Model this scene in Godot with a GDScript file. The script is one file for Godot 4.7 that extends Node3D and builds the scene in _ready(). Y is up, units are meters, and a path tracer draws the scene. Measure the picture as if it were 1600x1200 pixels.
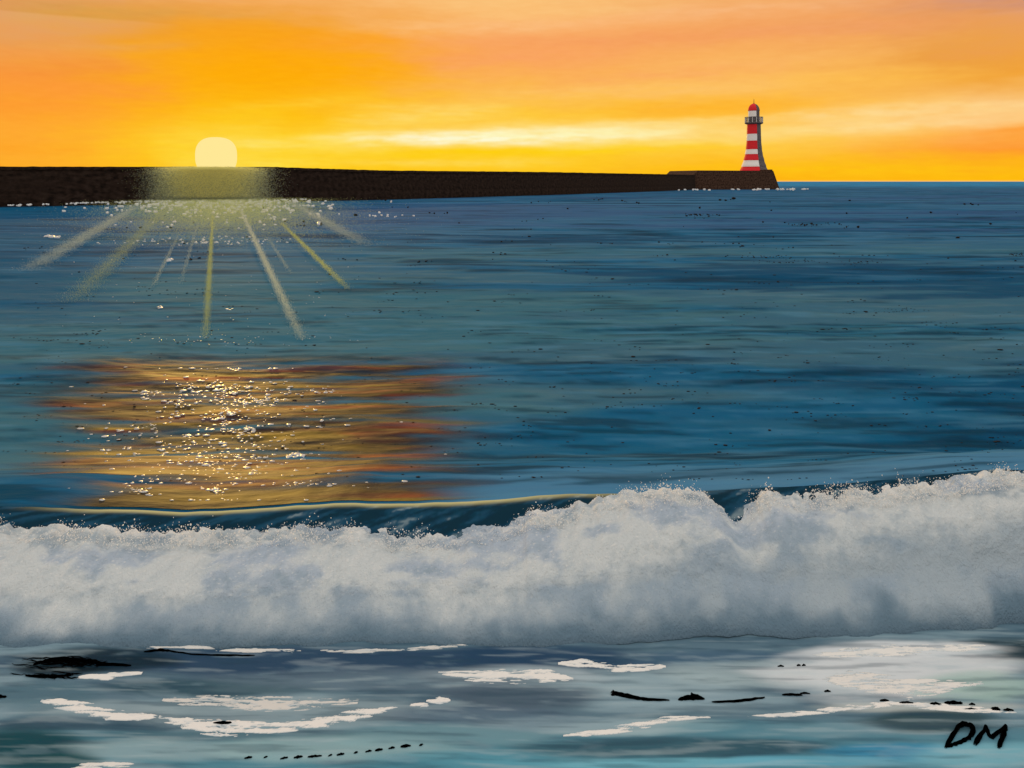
extends Node3D

const EYE := 4.0            # metres of the camera above the water
const FOCAL := 1287.0       # focal length in units of a 1600 x 1200 picture
const HORIZON := 283.5
const LIT := 0.60           # radiance of a white matt surface under this sky, used to turn a seen colour into a base colour

var n_a := noise(11, 1.0, 3)
var n_b := noise(23, 1.0, 4)
var n_c := noise(37, 1.0, 2)
var n_d := noise(51, 1.0, 5)
var used := {}
var mat := {}

# ------------------------------------------------------------------ helpers
func noise(s: int, f: float, oct: int) -> FastNoiseLite:
	var n := FastNoiseLite.new()
	n.seed = s
	n.noise_type = FastNoiseLite.TYPE_SIMPLEX_SMOOTH
	n.frequency = f
	n.fractal_type = FastNoiseLite.FRACTAL_FBM
	n.fractal_octaves = oct
	n.fractal_gain = 0.5
	return n

func lin(h: String) -> Color:
	return Color(h).srgb_to_linear()

func base_of(h: String) -> Color:
	var c := Color(h).srgb_to_linear()
	return Color(minf(c.r / LIT, 0.9), minf(c.g / LIT, 0.9), minf(c.b / LIT, 0.9))

func ground(px: float, py: float, h := 0.0) -> Vector3:
	var d := (EYE - h) * FOCAL / (py - HORIZON)
	return Vector3((px - 800.0) * d / FOCAL, h, -d)

func numbered(called: String) -> String:
	var k: int = used.get(called, 0)
	used[called] = k + 1
	return called if k == 0 else "%s_%03d" % [called, k]

func tag(o: Node, label: String, category := "", group := "", kind := "") -> Node:
	if label: o.set_meta("label", label)
	if category: o.set_meta("category", category)
	if group: o.set_meta("group", group)
	if kind: o.set_meta("kind", kind)
	return o

func obj(called: String, m: Mesh, material: Material, parent: Node = null) -> MeshInstance3D:
	var o := MeshInstance3D.new()
	o.mesh = m
	o.material_override = null
	for k in m.get_surface_count():
		o.set_surface_override_material(k, material)
	if parent == null:
		o.name = numbered(called)
		add_child(o, true)
	else:
		o.name = called
		parent.add_child(o, true)
	return o

func thing(called: String, at: Vector3, label: String, category: String, group := "") -> Node3D:
	var o := Node3D.new()
	o.name = numbered(called)
	add_child(o, true)
	o.position = at
	tag(o, label, category, group)
	return o

func grid(nu: int, nv: int, at: Callable, paint: Callable, flip := false) -> ArrayMesh:
	var p := PackedVector3Array(); p.resize(nu * nv)
	var c := PackedColorArray(); c.resize(nu * nv)
	var n := PackedVector3Array(); n.resize(nu * nv)
	for j in nv:
		for i in nu:
			var v: Vector3 = at.call(float(i) / (nu - 1), float(j) / (nv - 1))
			p[j * nu + i] = v
			c[j * nu + i] = paint.call(v, float(i) / (nu - 1), float(j) / (nv - 1))
	for j in nv:
		for i in nu:
			var a := p[j * nu + mini(i + 1, nu - 1)] - p[j * nu + maxi(i - 1, 0)]
			var b := p[mini(j + 1, nv - 1) * nu + i] - p[maxi(j - 1, 0) * nu + i]
			var w := a.cross(b).normalized()
			n[j * nu + i] = -w if flip else w
	var ix := PackedInt32Array(); ix.resize((nu - 1) * (nv - 1) * 6)
	var q := 0
	for j in nv - 1:
		for i in nu - 1:
			var a := j * nu + i
			var b := a + 1
			var d := a + nu
			var e := d + 1
			var order := [a, b, d, b, e, d] if flip else [a, d, b, b, d, e]
			for k in 6:
				ix[q + k] = order[k]
			q += 6
	return array_mesh(p, n, c, ix)

func array_mesh(p: PackedVector3Array, n: PackedVector3Array, c: PackedColorArray, ix: PackedInt32Array) -> ArrayMesh:
	var arr := []
	arr.resize(Mesh.ARRAY_MAX)
	arr[Mesh.ARRAY_VERTEX] = p
	arr[Mesh.ARRAY_NORMAL] = n
	if c.size(): arr[Mesh.ARRAY_COLOR] = c
	arr[Mesh.ARRAY_INDEX] = ix
	var m := ArrayMesh.new()
	m.add_surface_from_arrays(Mesh.PRIMITIVE_TRIANGLES, arr)
	return m

func quad(st: SurfaceTool, a: Vector3, b: Vector3, c: Vector3, d: Vector3) -> void:
	# a, b, c, d clockwise as seen from the front
	for v in [a, b, c, a, c, d]:
		st.add_vertex(v)

func begin(smooth := false) -> SurfaceTool:
	var st := SurfaceTool.new()
	st.begin(Mesh.PRIMITIVE_TRIANGLES)
	st.set_smooth_group(0 if smooth else -1)
	return st

func finish(st: SurfaceTool) -> ArrayMesh:
	st.generate_normals()
	return st.commit()

func box(st: SurfaceTool, t: Transform3D, s: Vector3) -> void:
	var h := s / 2.0
	var v := []
	for k in 8:
		v.append(t * Vector3(h.x if k & 1 else -h.x, h.y if k & 2 else -h.y, h.z if k & 4 else -h.z))
	for f in [[4, 6, 7, 5], [1, 3, 2, 0], [5, 7, 3, 1], [0, 2, 6, 4], [6, 2, 3, 7], [0, 4, 5, 1]]:
		quad(st, v[f[0]], v[f[1]], v[f[2]], v[f[3]])

func lathe(profile: Array, a0 := 0.0, a1 := TAU, steps := 48) -> ArrayMesh:
	# profile: Vector2(radius, height) from the bottom up; smooth round, sharp between rings
	var st := begin(false)
	st.set_smooth_group(-1)
	for k in profile.size() - 1:
		var r0: Vector2 = profile[k]
		var r1: Vector2 = profile[k + 1]
		for i in steps:
			var s := lerpf(a0, a1, float(i) / steps)
			var e := lerpf(a0, a1, float(i + 1) / steps)
			var p := Vector3(cos(s), 0, -sin(s))
			var q := Vector3(cos(e), 0, -sin(e))
			var slope := Vector3.UP * (r0.x - r1.x)
			var n0 := (p * (r1.y - r0.y) + slope).normalized()
			var n1 := (q * (r1.y - r0.y) + slope).normalized()
			var v := [p * r0.x + Vector3.UP * r0.y, p * r1.x + Vector3.UP * r1.y, q * r1.x + Vector3.UP * r1.y, q * r0.x + Vector3.UP * r0.y]
			var nn := [n0, n0, n1, n1]
			for m in [0, 1, 2, 0, 2, 3]:
				st.set_normal(nn[m])
				st.add_vertex(v[m])
	return st.commit()

func tube(pts: Array, radii: Array, sides := 8) -> ArrayMesh:
	var p := PackedVector3Array()
	var n := PackedVector3Array()
	var ix := PackedInt32Array()
	for k in pts.size():
		var a: Vector3 = pts[maxi(k - 1, 0)]
		var b: Vector3 = pts[mini(k + 1, pts.size() - 1)]
		var t := (b - a).normalized()
		var u := t.cross(Vector3.UP if absf(t.y) < 0.9 else Vector3.RIGHT).normalized()
		var w := t.cross(u).normalized()
		for s in sides:
			var g := TAU * s / sides
			var o := u * cos(g) + w * sin(g)
			p.append(pts[k] + o * radii[k])
			n.append(o)
	for k in pts.size() - 1:
		for s in sides:
			var a := k * sides + s
			var b := k * sides + (s + 1) % sides
			var c := a + sides
			var d := b + sides
			ix.append_array([a, b, c, b, d, c])
	return array_mesh(p, n, PackedColorArray(), ix)

func table(xs: Array, ys: Array, x: float) -> float:
	if x <= xs[0]: return ys[0]
	for k in xs.size() - 1:
		if x <= xs[k + 1]:
			var t: float = (x - xs[k]) / (xs[k + 1] - xs[k])
			t = t * t * (3.0 - 2.0 * t)
			return lerpf(ys[k], ys[k + 1], t)
	return ys[-1]

func surface(roughness: float, specular: float, vertex := true) -> StandardMaterial3D:
	var m := StandardMaterial3D.new()
	m.roughness = roughness
	m.metallic_specular = specular
	m.vertex_color_use_as_albedo = vertex
	return m

func noise_texture(s: int, f: float, size: int, normal: bool, strength := 4.0) -> NoiseTexture2D:
	var t := NoiseTexture2D.new()
	t.noise = noise(s, f, 5)
	t.width = size
	t.height = size
	t.seamless = true
	t.as_normal_map = normal
	t.bump_strength = strength
	return t

# ------------------------------------------------------------------ sky
const SKY_X := [0.0, 400.0, 800.0, 1200.0, 1600.0]
const SKY_Y := [0.0, 30.0, 60.0, 100.0, 140.0, 180.0, 210.0, 240.0, 275.0]
const SKY := ["eba56e e3a05f dd9a58 f0a052 fb9a3c ff9e32 ffa832 ffad32 ffae28", "f8af64 f0a446 faa41e ffaa0f ffb20f ffbe14 ffc81e ffcd1e ffc814",
	"fcc378 fbb86e faa862 fba95c fdba50 ffc83c ffd25a ffcd28 ffc81e", "f5af69 f5a864 f5a55f fab45f fdbe5a ffb937 ffd26e ffc337 ffb414",
	"d7967c e09a6e e69b5a eb9f46 f2a53c fdc882 ffb45a ff9b32 ffb90f"]
# soft cloud streaks of the sunset, each: azimuth, elevation, half length, half thickness (degrees), tilt, colour, strength
const STREAKS := [
	[-9.5, 3.0, 6.0, 0.34, 1.0, "fff2bc", 0.75], [-0.5, 3.05, 13.5, 0.75, 1.2, "fff4c8", 1.3], [4.0, 3.3, 10.0, 0.35, 1.5, "fdf6b4", 0.9], [9.0, 3.9, 9.0, 0.5, 1.0, "ffe49a", 0.65], [3.0, 2.1, 15.0, 0.35, 1.0, "ffd000", 0.75], [-4.0, 1.3, 9.0, 0.4, 0.5, "ffe070", 0.6],
	[27.0, 4.4, 9.0, 0.75, 0.0, "ffd890", 0.8], [21.0, 4.3, 6.0, 0.5, 1.0, "ffdf9c", 0.5], [31.5, 3.0, 2.5, 0.35, 0.0, "ff9a30", 0.7], [22.0, 0.8, 14.0, 0.75, 0.0, "ffc414", 0.85], [-19.7, 1.9, 4.2, 1.6, 0.0, "ffe068", 0.8], [9.0, 2.6, 10.0, 0.55, 0.5, "ffdf70", 0.7], [19.0, 3.3, 9.0, 0.55, 0.0, "ffdc84", 0.6], [8.0, 6.2, 12.0, 0.7, 1.0, "ffc878", 0.5], [-3.0, 10.6, 10.0, 0.7, 2.0, "fdc486", 0.55], [15.0, 11.4, 10.0, 0.6, 0.0, "fac08c", 0.5], [13.0, 5.0, 8.0, 0.5, 1.0, "ffb42a", 0.7],
	[-15.0, 5.2, 7.0, 0.5, 6.0, "ffd03c", 0.55], [-18.5, 4.3, 4.0, 0.5, 8.0, "ffcb1c", 0.5], [-14.0, 7.3, 9.0, 1.3, 3.0, "ffab06", 0.75], [-27.0, 10.3, 5.0, 0.6, 4.0, "d2a048", 0.55], [-29.0, 11.7, 4.0, 0.45, -6.0, "dca08c", 0.6], [-21.0, 10.8, 6.0, 0.4, 3.0, "dca050", 0.5],
	[31.0, 10.6, 4.0, 0.7, -8.0, "c89082", 0.6], [8.0, 9.6, 12.0, 0.6, 1.0, "f59c60", 0.55], [0.0, 8.6, 9.0, 0.6, 2.0, "faa064", 0.5], [17.0, 8.0, 10.0, 0.5, 2.0, "fbb866", 0.6], [24.0, 6.6, 7.0, 0.6, 0.0, "ffc050", 0.6], [29.0, 7.6, 4.0, 0.7, 0.0, "e8963c", 0.6],
	[-28.0, 6.8, 4.5, 0.7, 5.0, "f5913c", 0.5], [-25.5, 8.4, 5.0, 0.35, 5.0, "e9a765", 0.45], [-6.0, 5.2, 6.0, 0.3, 1.0, "ffd86a", 0.5], [-2.0, 6.6, 7.0, 0.35, 1.5, "fcb44c", 0.5], [-7.0, 4.2, 5.0, 0.22, 3.0, "ffd654", 0.6], [-30.0, 2.0, 4.0, 0.5, 0.0, "ffa022", 0.5],
	[-19.0, 2.0, 8.0, 1.6, 0.0, "ffd21e", 0.7], [-20.0, 3.2, 5.0, 0.9, 8.0, "ffd640", 0.6], [-16.0, 2.5, 5.0, 0.5, 0.0, "fff09a", 0.6], [-17.0, 1.2, 6.0, 0.6, 0.0, "ffe660", 0.6], [-6.0, 4.6, 7.0, 0.7, 4.0, "ffe38a", 0.55], [26.0, 3.6, 8.0, 0.5, 0.0, "ffe2a6", 0.6], [15.0, 2.0, 8.0, 0.5, 0.0, "ffc93c", 0.5],
	[-28.0, 9.2, 6.0, 0.8, 10.0, "dc9a5a", 0.5], [-24.0, 11.8, 7.0, 0.6, 3.0, "e8a878", 0.5], [-26.0, 5.4, 5.0, 1.0, 4.0, "ff9a3c", 0.5], [10.0, 7.2, 9.0, 0.6, 3.0, "fba866", 0.5], [22.0, 9.8, 8.0, 0.7, -2.0, "f2a06a", 0.5], [6.0, 10.8, 9.0, 0.5, 2.0, "fcbc80", 0.5], [-12.0, 9.4, 6.0, 0.5, 4.0, "ffa21e", 0.5],
	[-13.0, 2.4, 6.0, 1.2, 0.0, "ffdc50", 0.55], [4.0, 11.6, 8.0, 0.4, 1.0, "fcc880", 0.5], [-13.0, 11.2, 7.0, 0.3, 2.0, "fab060", 0.5]]

func sky_base(az: float, el: float) -> Color:
	# what the air looks like towards a direction, in degrees; the sunset fades into a pale evening sky
	var x := 800.0 + FOCAL * tan(deg_to_rad(clampf(az, -40.0, 40.0)))
	var y := HORIZON - FOCAL * tan(deg_to_rad(clampf(el, 0.0, 12.3)))
	var i := 0
	while i < 3 and x > SKY_X[i + 1]: i += 1
	var j := 0
	while j < 7 and y > SKY_Y[j + 1]: j += 1
	var u := smoothstep(0.0, 1.0, clampf((x - SKY_X[i]) / 400.0, 0, 1))
	var v := clampf((y - SKY_Y[j]) / (SKY_Y[j + 1] - SKY_Y[j]), 0, 1)
	var c: Color = sky_cells[i][j].lerp(sky_cells[i + 1][j], u).lerp(sky_cells[i][j + 1].lerp(sky_cells[i + 1][j + 1], u), v)
	var high := Color("f4bd92").lerp(Color("ecd8c8"), smoothstep(18.0, 36.0, el)).lerp(Color("e4e4e2"), smoothstep(32.0, 62.0, el))
	var side := Color("efdccb").lerp(Color("e8e2dc"), smoothstep(0.0, 25.0, el)).lerp(Color("e4e4e2"), smoothstep(20.0, 60.0, el))
	c = c.lerp(high, smoothstep(11.0, 20.0, el))
	return c.lerp(side, smoothstep(40.0, 105.0, absf(az + 6.0)))

var sky_cells := []

func make_sky() -> ImageTexture:
	for row in SKY:
		var cells := []
		for h in row.split(" "): cells.append(Color(h))
		sky_cells.append(cells)
	var w := 4096
	var coarse := Image.create(512, 256, false, Image.FORMAT_RGB8)
	for j in 256:
		for i in 512:
			var az := (i + 0.5) / 512.0 * 360.0
			coarse.set_pixel(i, j, sky_base(az if az < 180.0 else az - 360.0, 90.0 - (j + 0.5) / 256.0 * 180.0))
	coarse.resize(w, w / 2, Image.INTERPOLATE_CUBIC)
	var k := w / 360.0
	var brush := noise(5, 1.0, 4)
	for j in range(int((90.0 - 20.0) * k), int(91.0 * k)):
		var el := 90.0 - (j + 0.5) / k
		for i in range(int(-46.0 * k), int(46.0 * k)):
			var az := (i + 0.5) / k
			var wob := brush.get_noise_2d(az * 0.16, el * 0.9) * 0.9
			var c := sky_base(az + wob * 3.0, maxf(el + wob * 0.45, 0.02))
			for s in STREAKS:
				var dx: float = (az - s[0]) / s[2]
				if absf(dx) < 1.0:
					var dy: float = (el + wob * 0.25 - s[1] - (az - s[0]) * tan(deg_to_rad(s[4]))) / s[3]
					if absf(dy) < 1.6:
						var a: float = s[6] * pow(1.0 - dx * dx, 0.8) * exp(-dy * dy * 1.6) * clampf(0.8 + 0.6 * brush.get_noise_2d(az * 0.35 + 40.0, el * 3.0 + s[1]), 0.0, 1.0)
						c = c.lerp(Color(s[5]), a)
			var fine := brush.get_noise_2d(az * 0.5 + el * 0.12, el * 5.0 + 90.0) * 0.025 * smoothstep(20.0, 15.0, el)
			c = Color(clampf(c.r * (1.0 + fine * 0.4), 0, 1), clampf(c.g * (1.0 + fine), 0, 1), clampf(c.b * (1.0 + fine * 2.0), 0, 1))
			var fade := smoothstep(46.0, 42.0, absf(az)) * smoothstep(20.0, 17.0, el)
			var at := posmod(i, w)
			coarse.set_pixel(at, j, coarse.get_pixel(at, j).lerp(c, fade))
	return ImageTexture.create_from_image(coarse)

# ------------------------------------------------------------------ the water's shape
func crest_height(x: float) -> float:
	return table([-12.0, -5.35, -3.3, -1.35, 1.35, 3.35, 5.35, 12.0], [0.5, 0.585, 0.55, 0.65, 0.735, 0.85, 0.985, 0.9], x) + 0.018 * n_a.get_noise_2d(x * 0.9, 3.0)

func crest_line(x: float) -> float:
	return 8.6 + 0.10 * n_a.get_noise_2d(x * 0.25, 8.0)

func sea_height(x: float, d: float) -> float:
	var step := d * 0.012
	var h := 0.09 * n_a.get_noise_2d(x * 0.07, d * 0.16) * smoothstep(2.5, 0.8, step)
	h += 0.05 * n_b.get_noise_2d(x * 0.22 + d * 0.03, d * 0.55) * smoothstep(1.2, 0.3, step)
	h += 0.016 * n_c.get_noise_2d(x * 0.8 - d * 0.1, d * 1.9) * smoothstep(0.5, 0.15, step)
	var swell := crest_height(x) * (0.5 + 0.5 * cos(PI * clampf((d - crest_line(x)) / 4.2, 0.0, 1.0)))
	return h * smoothstep(0.0, 1.2, d - crest_line(x)) + swell

func wash_height(x: float, d: float) -> float:
	return 0.022 * n_a.get_noise_2d(x * 0.3 + 7.0, d * 0.9) + 0.008 * n_b.get_noise_2d(x * 0.8, d * 2.2 + 4.0)

func blobs(c: Color, px: float, py: float, list: Array, rough: float) -> Color:
	for s in list:
		var dx: float = (px - s[0]) / s[2]
		var dy: float = (py - s[1]) / s[3]
		var q := dx * dx + dy * dy
		if q < 2.2:
			var a: float = s[5] * smoothstep(1.5, 0.35, q + rough)
			c = c.lerp(s[4], a)
	return c

# ------------------------------------------------------------------ the scene
func _ready() -> void:
	# camera
	var cam := Camera3D.new()
	cam.name = "camera"
	add_child(cam)
	cam.position = Vector3(0, EYE, 0)
	cam.near = 0.1
	cam.far = 60000.0
	cam.projection = Camera3D.PROJECTION_FRUSTUM
	cam.size = 0.1 * 1200.0 / FOCAL
	cam.frustum_offset = Vector2(0, -0.1 * (600.0 - HORIZON) / FOCAL)
	cam.current = true
	# sky and exposure
	var env := Environment.new()
	env.background_mode = Environment.BG_SKY
	var sm := PanoramaSkyMaterial.new()
	sm.panorama = make_sky()
	env.sky = Sky.new()
	env.sky.sky_material = sm
	env.tonemap_mode = Environment.TONE_MAPPER_LINEAR
	env.tonemap_exposure = 1.0
	env.sdfgi_enabled = true
	env.ssao_enabled = true
	env.ssil_enabled = true
	var we := WorldEnvironment.new()
	we.name = "environment"
	we.environment = env
	add_child(we)
	# sun
	var sun_az := atan2(338.0 - 800.0, FOCAL)
	var towards_sun := Vector3(sin(sun_az) * cos(deg_to_rad(7.0)), sin(deg_to_rad(7.0)), -cos(sun_az) * cos(deg_to_rad(7.0)))
	var sl := DirectionalLight3D.new()
	sl.name = "sunlight"
	sl.light_color = Color(1.0, 0.80, 0.42)
	sl.light_energy = 0.32
	sl.light_angular_distance = 0.5
	sl.shadow_enabled = true
	add_child(sl)
	sl.look_at_from_position(Vector3.ZERO, -towards_sun)

	materials()
	make_sea()
	make_wash()
	make_wave()
	make_sun(sun_az)
	make_pier()
	make_lighthouse()
	make_foam_patches()
	make_driftwood()
	make_letters()
	make_flecks()
	make_sun_glow(sun_az)

func materials() -> void:
	mat.sea = surface(0.9, 0.08)
	mat.sea.normal_enabled = true
	mat.sea.normal_texture = noise_texture(3, 0.012, 512, true, 5.0)
	mat.sea.normal_scale = 0.6
	mat.sea.uv1_triplanar = true
	mat.sea.uv1_world_triplanar = true
	mat.sea.uv1_scale = Vector3(0.13, 0.3, 0.41)
	mat.wash = surface(0.55, 0.14)
	mat.wash.normal_enabled = true
	mat.wash.normal_texture = mat.sea.normal_texture
	mat.wash.normal_scale = 0.5
	mat.wash.uv1_triplanar = true
	mat.wash.uv1_world_triplanar = true
	mat.wash.uv1_scale = Vector3(0.35, 0.5, 0.9)
	mat.painted_sheen = surface(0.62, 0.34)
	mat.painted_sheen.transparency = BaseMaterial3D.TRANSPARENCY_ALPHA
	mat.painted_sheen.albedo_texture = noise_texture(8, 0.02, 64, false)   # mottles the painted sunset reflection, keeps the sheet a surface
	mat.painted_sheen.albedo_color = Color(0.9, 0.85, 0.8)
	mat.painted_sheen.uv1_triplanar = true
	mat.painted_sheen.uv1_world_triplanar = true
	mat.painted_sheen.uv1_scale = Vector3(0.2, 0.5, 0.6)
	mat.painted_sheen.normal_enabled = true
	mat.painted_sheen.normal_texture = mat.sea.normal_texture
	mat.painted_sheen.normal_scale = 0.5
	mat.foam = surface(1.0, 0.15)
	mat.foam.heightmap_enabled = true
	mat.foam.heightmap_texture = noise_texture(14, 0.03, 512, false)
	mat.foam.heightmap_scale = 1.3
	mat.foam.uv1_triplanar = true
	mat.foam.uv1_scale = Vector3(2.3, 2.3, 2.3)
	mat.foam.backlight_enabled = true
	mat.foam.backlight = Color(0.45, 0.45, 0.45)
	mat.froth = surface(1.0, 0.15)
	mat.froth.backlight_enabled = true
	mat.froth.backlight = Color(0.3, 0.3, 0.3)
	mat.white = surface(0.35, 0.8, false)
	mat.white.clearcoat_enabled = true
	mat.white.clearcoat = 1.0
	mat.white.clearcoat_roughness = 0.25
	mat.white.albedo_color = Color(0.99, 0.985, 0.97)
	mat.white.backlight_enabled = true
	mat.white.backlight = Color(1, 1, 1)
	mat.stone = surface(0.95, 0.2, false)
	mat.stone.albedo_color = Color(0.22, 0.175, 0.15)
	mat.stone.albedo_texture = tone_texture(61, 0.03, [Color(0.55, 0.55, 0.55), Color(0.85, 0.82, 0.8), Color(1, 1, 1)])
	mat.stone.uv1_triplanar = true
	mat.stone.uv1_world_triplanar = true
	mat.stone.uv1_scale = Vector3(0.12, 0.12, 0.12)
	mat.stone.heightmap_enabled = true
	mat.stone.heightmap_texture = noise_texture(17, 0.05, 256, false)
	mat.stone.heightmap_scale = 12.0
	mat.brown_stone = mat.stone.duplicate()
	mat.brown_stone.albedo_color = Color(0.36, 0.27, 0.22)  # lighter brown put in place of haze over the pier end
	mat.shade_grey_stone = surface(0.9, 0.3, false)  # gallery stone, and the grey that paints the shaded side of tower and lantern
	mat.shade_grey_stone.albedo_color = Color(0.54, 0.52, 0.53)
	mat.shade_grey_stone.albedo_texture = tone_texture(77, 0.08, [Color(0.35, 0.34, 0.33), Color(0.75, 0.74, 0.74), Color(1, 1, 1)])
	mat.shade_grey_stone.uv1_triplanar = true
	mat.shade_grey_stone.uv1_scale = Vector3(0.11, 0.11, 0.11)
	mat.red = surface(0.6, 0.4, false)
	mat.red.albedo_color = Color(0.90, 0.11, 0.15)
	mat.paint = surface(0.6, 0.4, false)
	mat.paint.albedo_color = Color(0.97, 0.95, 0.93)
	mat.dark = surface(0.8, 0.3, false)
	mat.dark.albedo_color = Color(0.10, 0.085, 0.08)
	mat.dark.heightmap_enabled = true
	mat.dark.heightmap_texture = noise_texture(19, 0.06, 256, false)
	mat.dark.heightmap_scale = 0.4
	mat.dark.uv1_triplanar = true
	mat.dark.uv1_scale = Vector3(4, 4, 4)
	mat.iron = surface(0.5, 0.5, false)
	mat.iron.albedo_color = Color(0.3, 0.12, 0.12)

func tone_texture(s: int, f: float, tones: Array) -> NoiseTexture2D:
	var t := noise_texture(s, f, 256, false)
	var g := Gradient.new()
	g.offsets = PackedFloat32Array([0.2, 0.5, 0.8])
	g.colors = PackedColorArray(tones)
	t.color_ramp = g
	return t

# ------------------------------------------------------------------ sea
func make_sea() -> void:
	var far_blue := base_of("335c74")
	var slate := base_of("415f69")
	var grey := base_of("5c6c6e")
	var teal := base_of("1b566e")
	var deep := base_of("0c3f56")
	var green := base_of("3d666a")
	var violet := base_of("3c5270")
	var dark := base_of("122c38")
	var pale := base_of("5f8496")
	var rows := 720
	var at := func(u: float, v: float) -> Vector3:
		var d0 := 8.6 * pow(22000.0 / 8.6, pow(v, 1.12))
		var x := (u - 0.5) * 3.0 * d0
		var d := d0 + (crest_line(x) - 8.6) * smoothstep(12.0, 8.6, d0)
		return Vector3(x, sea_height(x, d), -d)
	var paint := func(p: Vector3, _u: float, v: float) -> Color:
		var d := -p.z
		var x := p.x
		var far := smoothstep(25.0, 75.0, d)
		# streaks of wind on the water at several sizes
		var s1 := n_a.get_noise_2d(x * 0.05 + 3.0, d * 0.24)
		var s2 := n_b.get_noise_2d(x * 0.13, d * 0.75 + 40.0)
		var s3 := n_c.get_noise_2d(x * 0.018 + 9.0, d * 0.06)
		var s4 := n_a.get_noise_2d(x * 0.006 + 90.0, d * 0.016)
		var near := smoothstep(16.0, 9.5, d)
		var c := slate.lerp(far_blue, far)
		c = c.lerp(teal, near * 0.6)
		c = c.lerp(teal, 0.9 * smoothstep(0.0, 0.35, s1 + 0.6 * s3))
		c = c.lerp(grey, 0.6 * smoothstep(0.05, 0.4, s2 - 0.3 * s1) * (1.0 - far * 0.7))
		c = c.lerp(deep, 0.8 * smoothstep(0.12, 0.42, s3 + 0.5 * s2 - 0.05))
		c = c.lerp(green, 0.5 * smoothstep(0.1, 0.4, -s3 + 0.4 * s2) * (1.0 - far))
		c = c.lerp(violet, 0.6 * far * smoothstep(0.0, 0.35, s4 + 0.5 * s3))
		c = c.lerp(dark, 0.5 * smoothstep(0.28, 0.5, s2 * 0.7 + s1 * 0.5))
		c = c.lerp(base_of("0a4a62"), 0.75 * smoothstep(-0.44, -0.56, x / d + 0.06 * s2) * smoothstep(20.0, 32.0, d))
		c = c.lerp(base_of("5d7f96"), 0.6 * smoothstep(10.8, 9.2, d + s2) * smoothstep(-1.5, 0.0, x))
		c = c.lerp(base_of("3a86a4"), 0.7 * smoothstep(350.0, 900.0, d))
		# short dark and light strokes of small waves
		var s5 := n_d.get_noise_2d(x * 0.3 + 70.0, d * 1.9) * smoothstep(34.0, 20.0, d) + n_d.get_noise_2d(x * 0.09 + 20.0, d * 0.5) * smoothstep(14.0, 40.0, d) * smoothstep(130.0, 70.0, d) + n_d.get_noise_2d(x * 0.025, d * 0.1) * smoothstep(60.0, 160.0, d)
		c = c.lerp(dark, 0.62 * smoothstep(0.14, 0.5, s5 + 0.35 * s1))
		c = c.lerp(pale, 0.25 * smoothstep(0.14, 0.5, -s5))
		return Color(c.r * 0.50, c.g * 0.74, c.b * 0.90)
	var sea := obj("sea", grid(640, rows, at, paint), mat.sea)
	tag(sea, "blue and teal open sea streaked by wind, out to the horizon", "", "", "structure")
	# sunset reflection painted in gold and rust on a sheet over the water
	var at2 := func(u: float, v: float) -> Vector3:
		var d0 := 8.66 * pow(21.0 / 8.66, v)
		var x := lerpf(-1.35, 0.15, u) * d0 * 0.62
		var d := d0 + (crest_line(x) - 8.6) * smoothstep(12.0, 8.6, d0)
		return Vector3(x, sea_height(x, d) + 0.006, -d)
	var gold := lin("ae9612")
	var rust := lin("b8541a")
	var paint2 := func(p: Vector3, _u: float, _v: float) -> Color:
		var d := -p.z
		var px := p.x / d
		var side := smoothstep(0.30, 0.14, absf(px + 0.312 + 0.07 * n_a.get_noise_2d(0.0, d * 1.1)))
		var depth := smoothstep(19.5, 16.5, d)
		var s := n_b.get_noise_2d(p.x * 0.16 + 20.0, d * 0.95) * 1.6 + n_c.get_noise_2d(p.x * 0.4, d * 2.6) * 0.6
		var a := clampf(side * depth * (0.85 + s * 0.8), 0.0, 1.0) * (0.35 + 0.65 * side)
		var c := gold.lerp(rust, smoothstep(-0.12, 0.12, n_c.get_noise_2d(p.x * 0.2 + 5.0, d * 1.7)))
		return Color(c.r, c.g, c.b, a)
	var sl := obj("painted_reflection", grid(300, 260, at2, paint2), mat.painted_sheen)
	tag(sl, "golden brown sunset reflection painted on the sea behind the wave", "", "", "structure")

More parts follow.
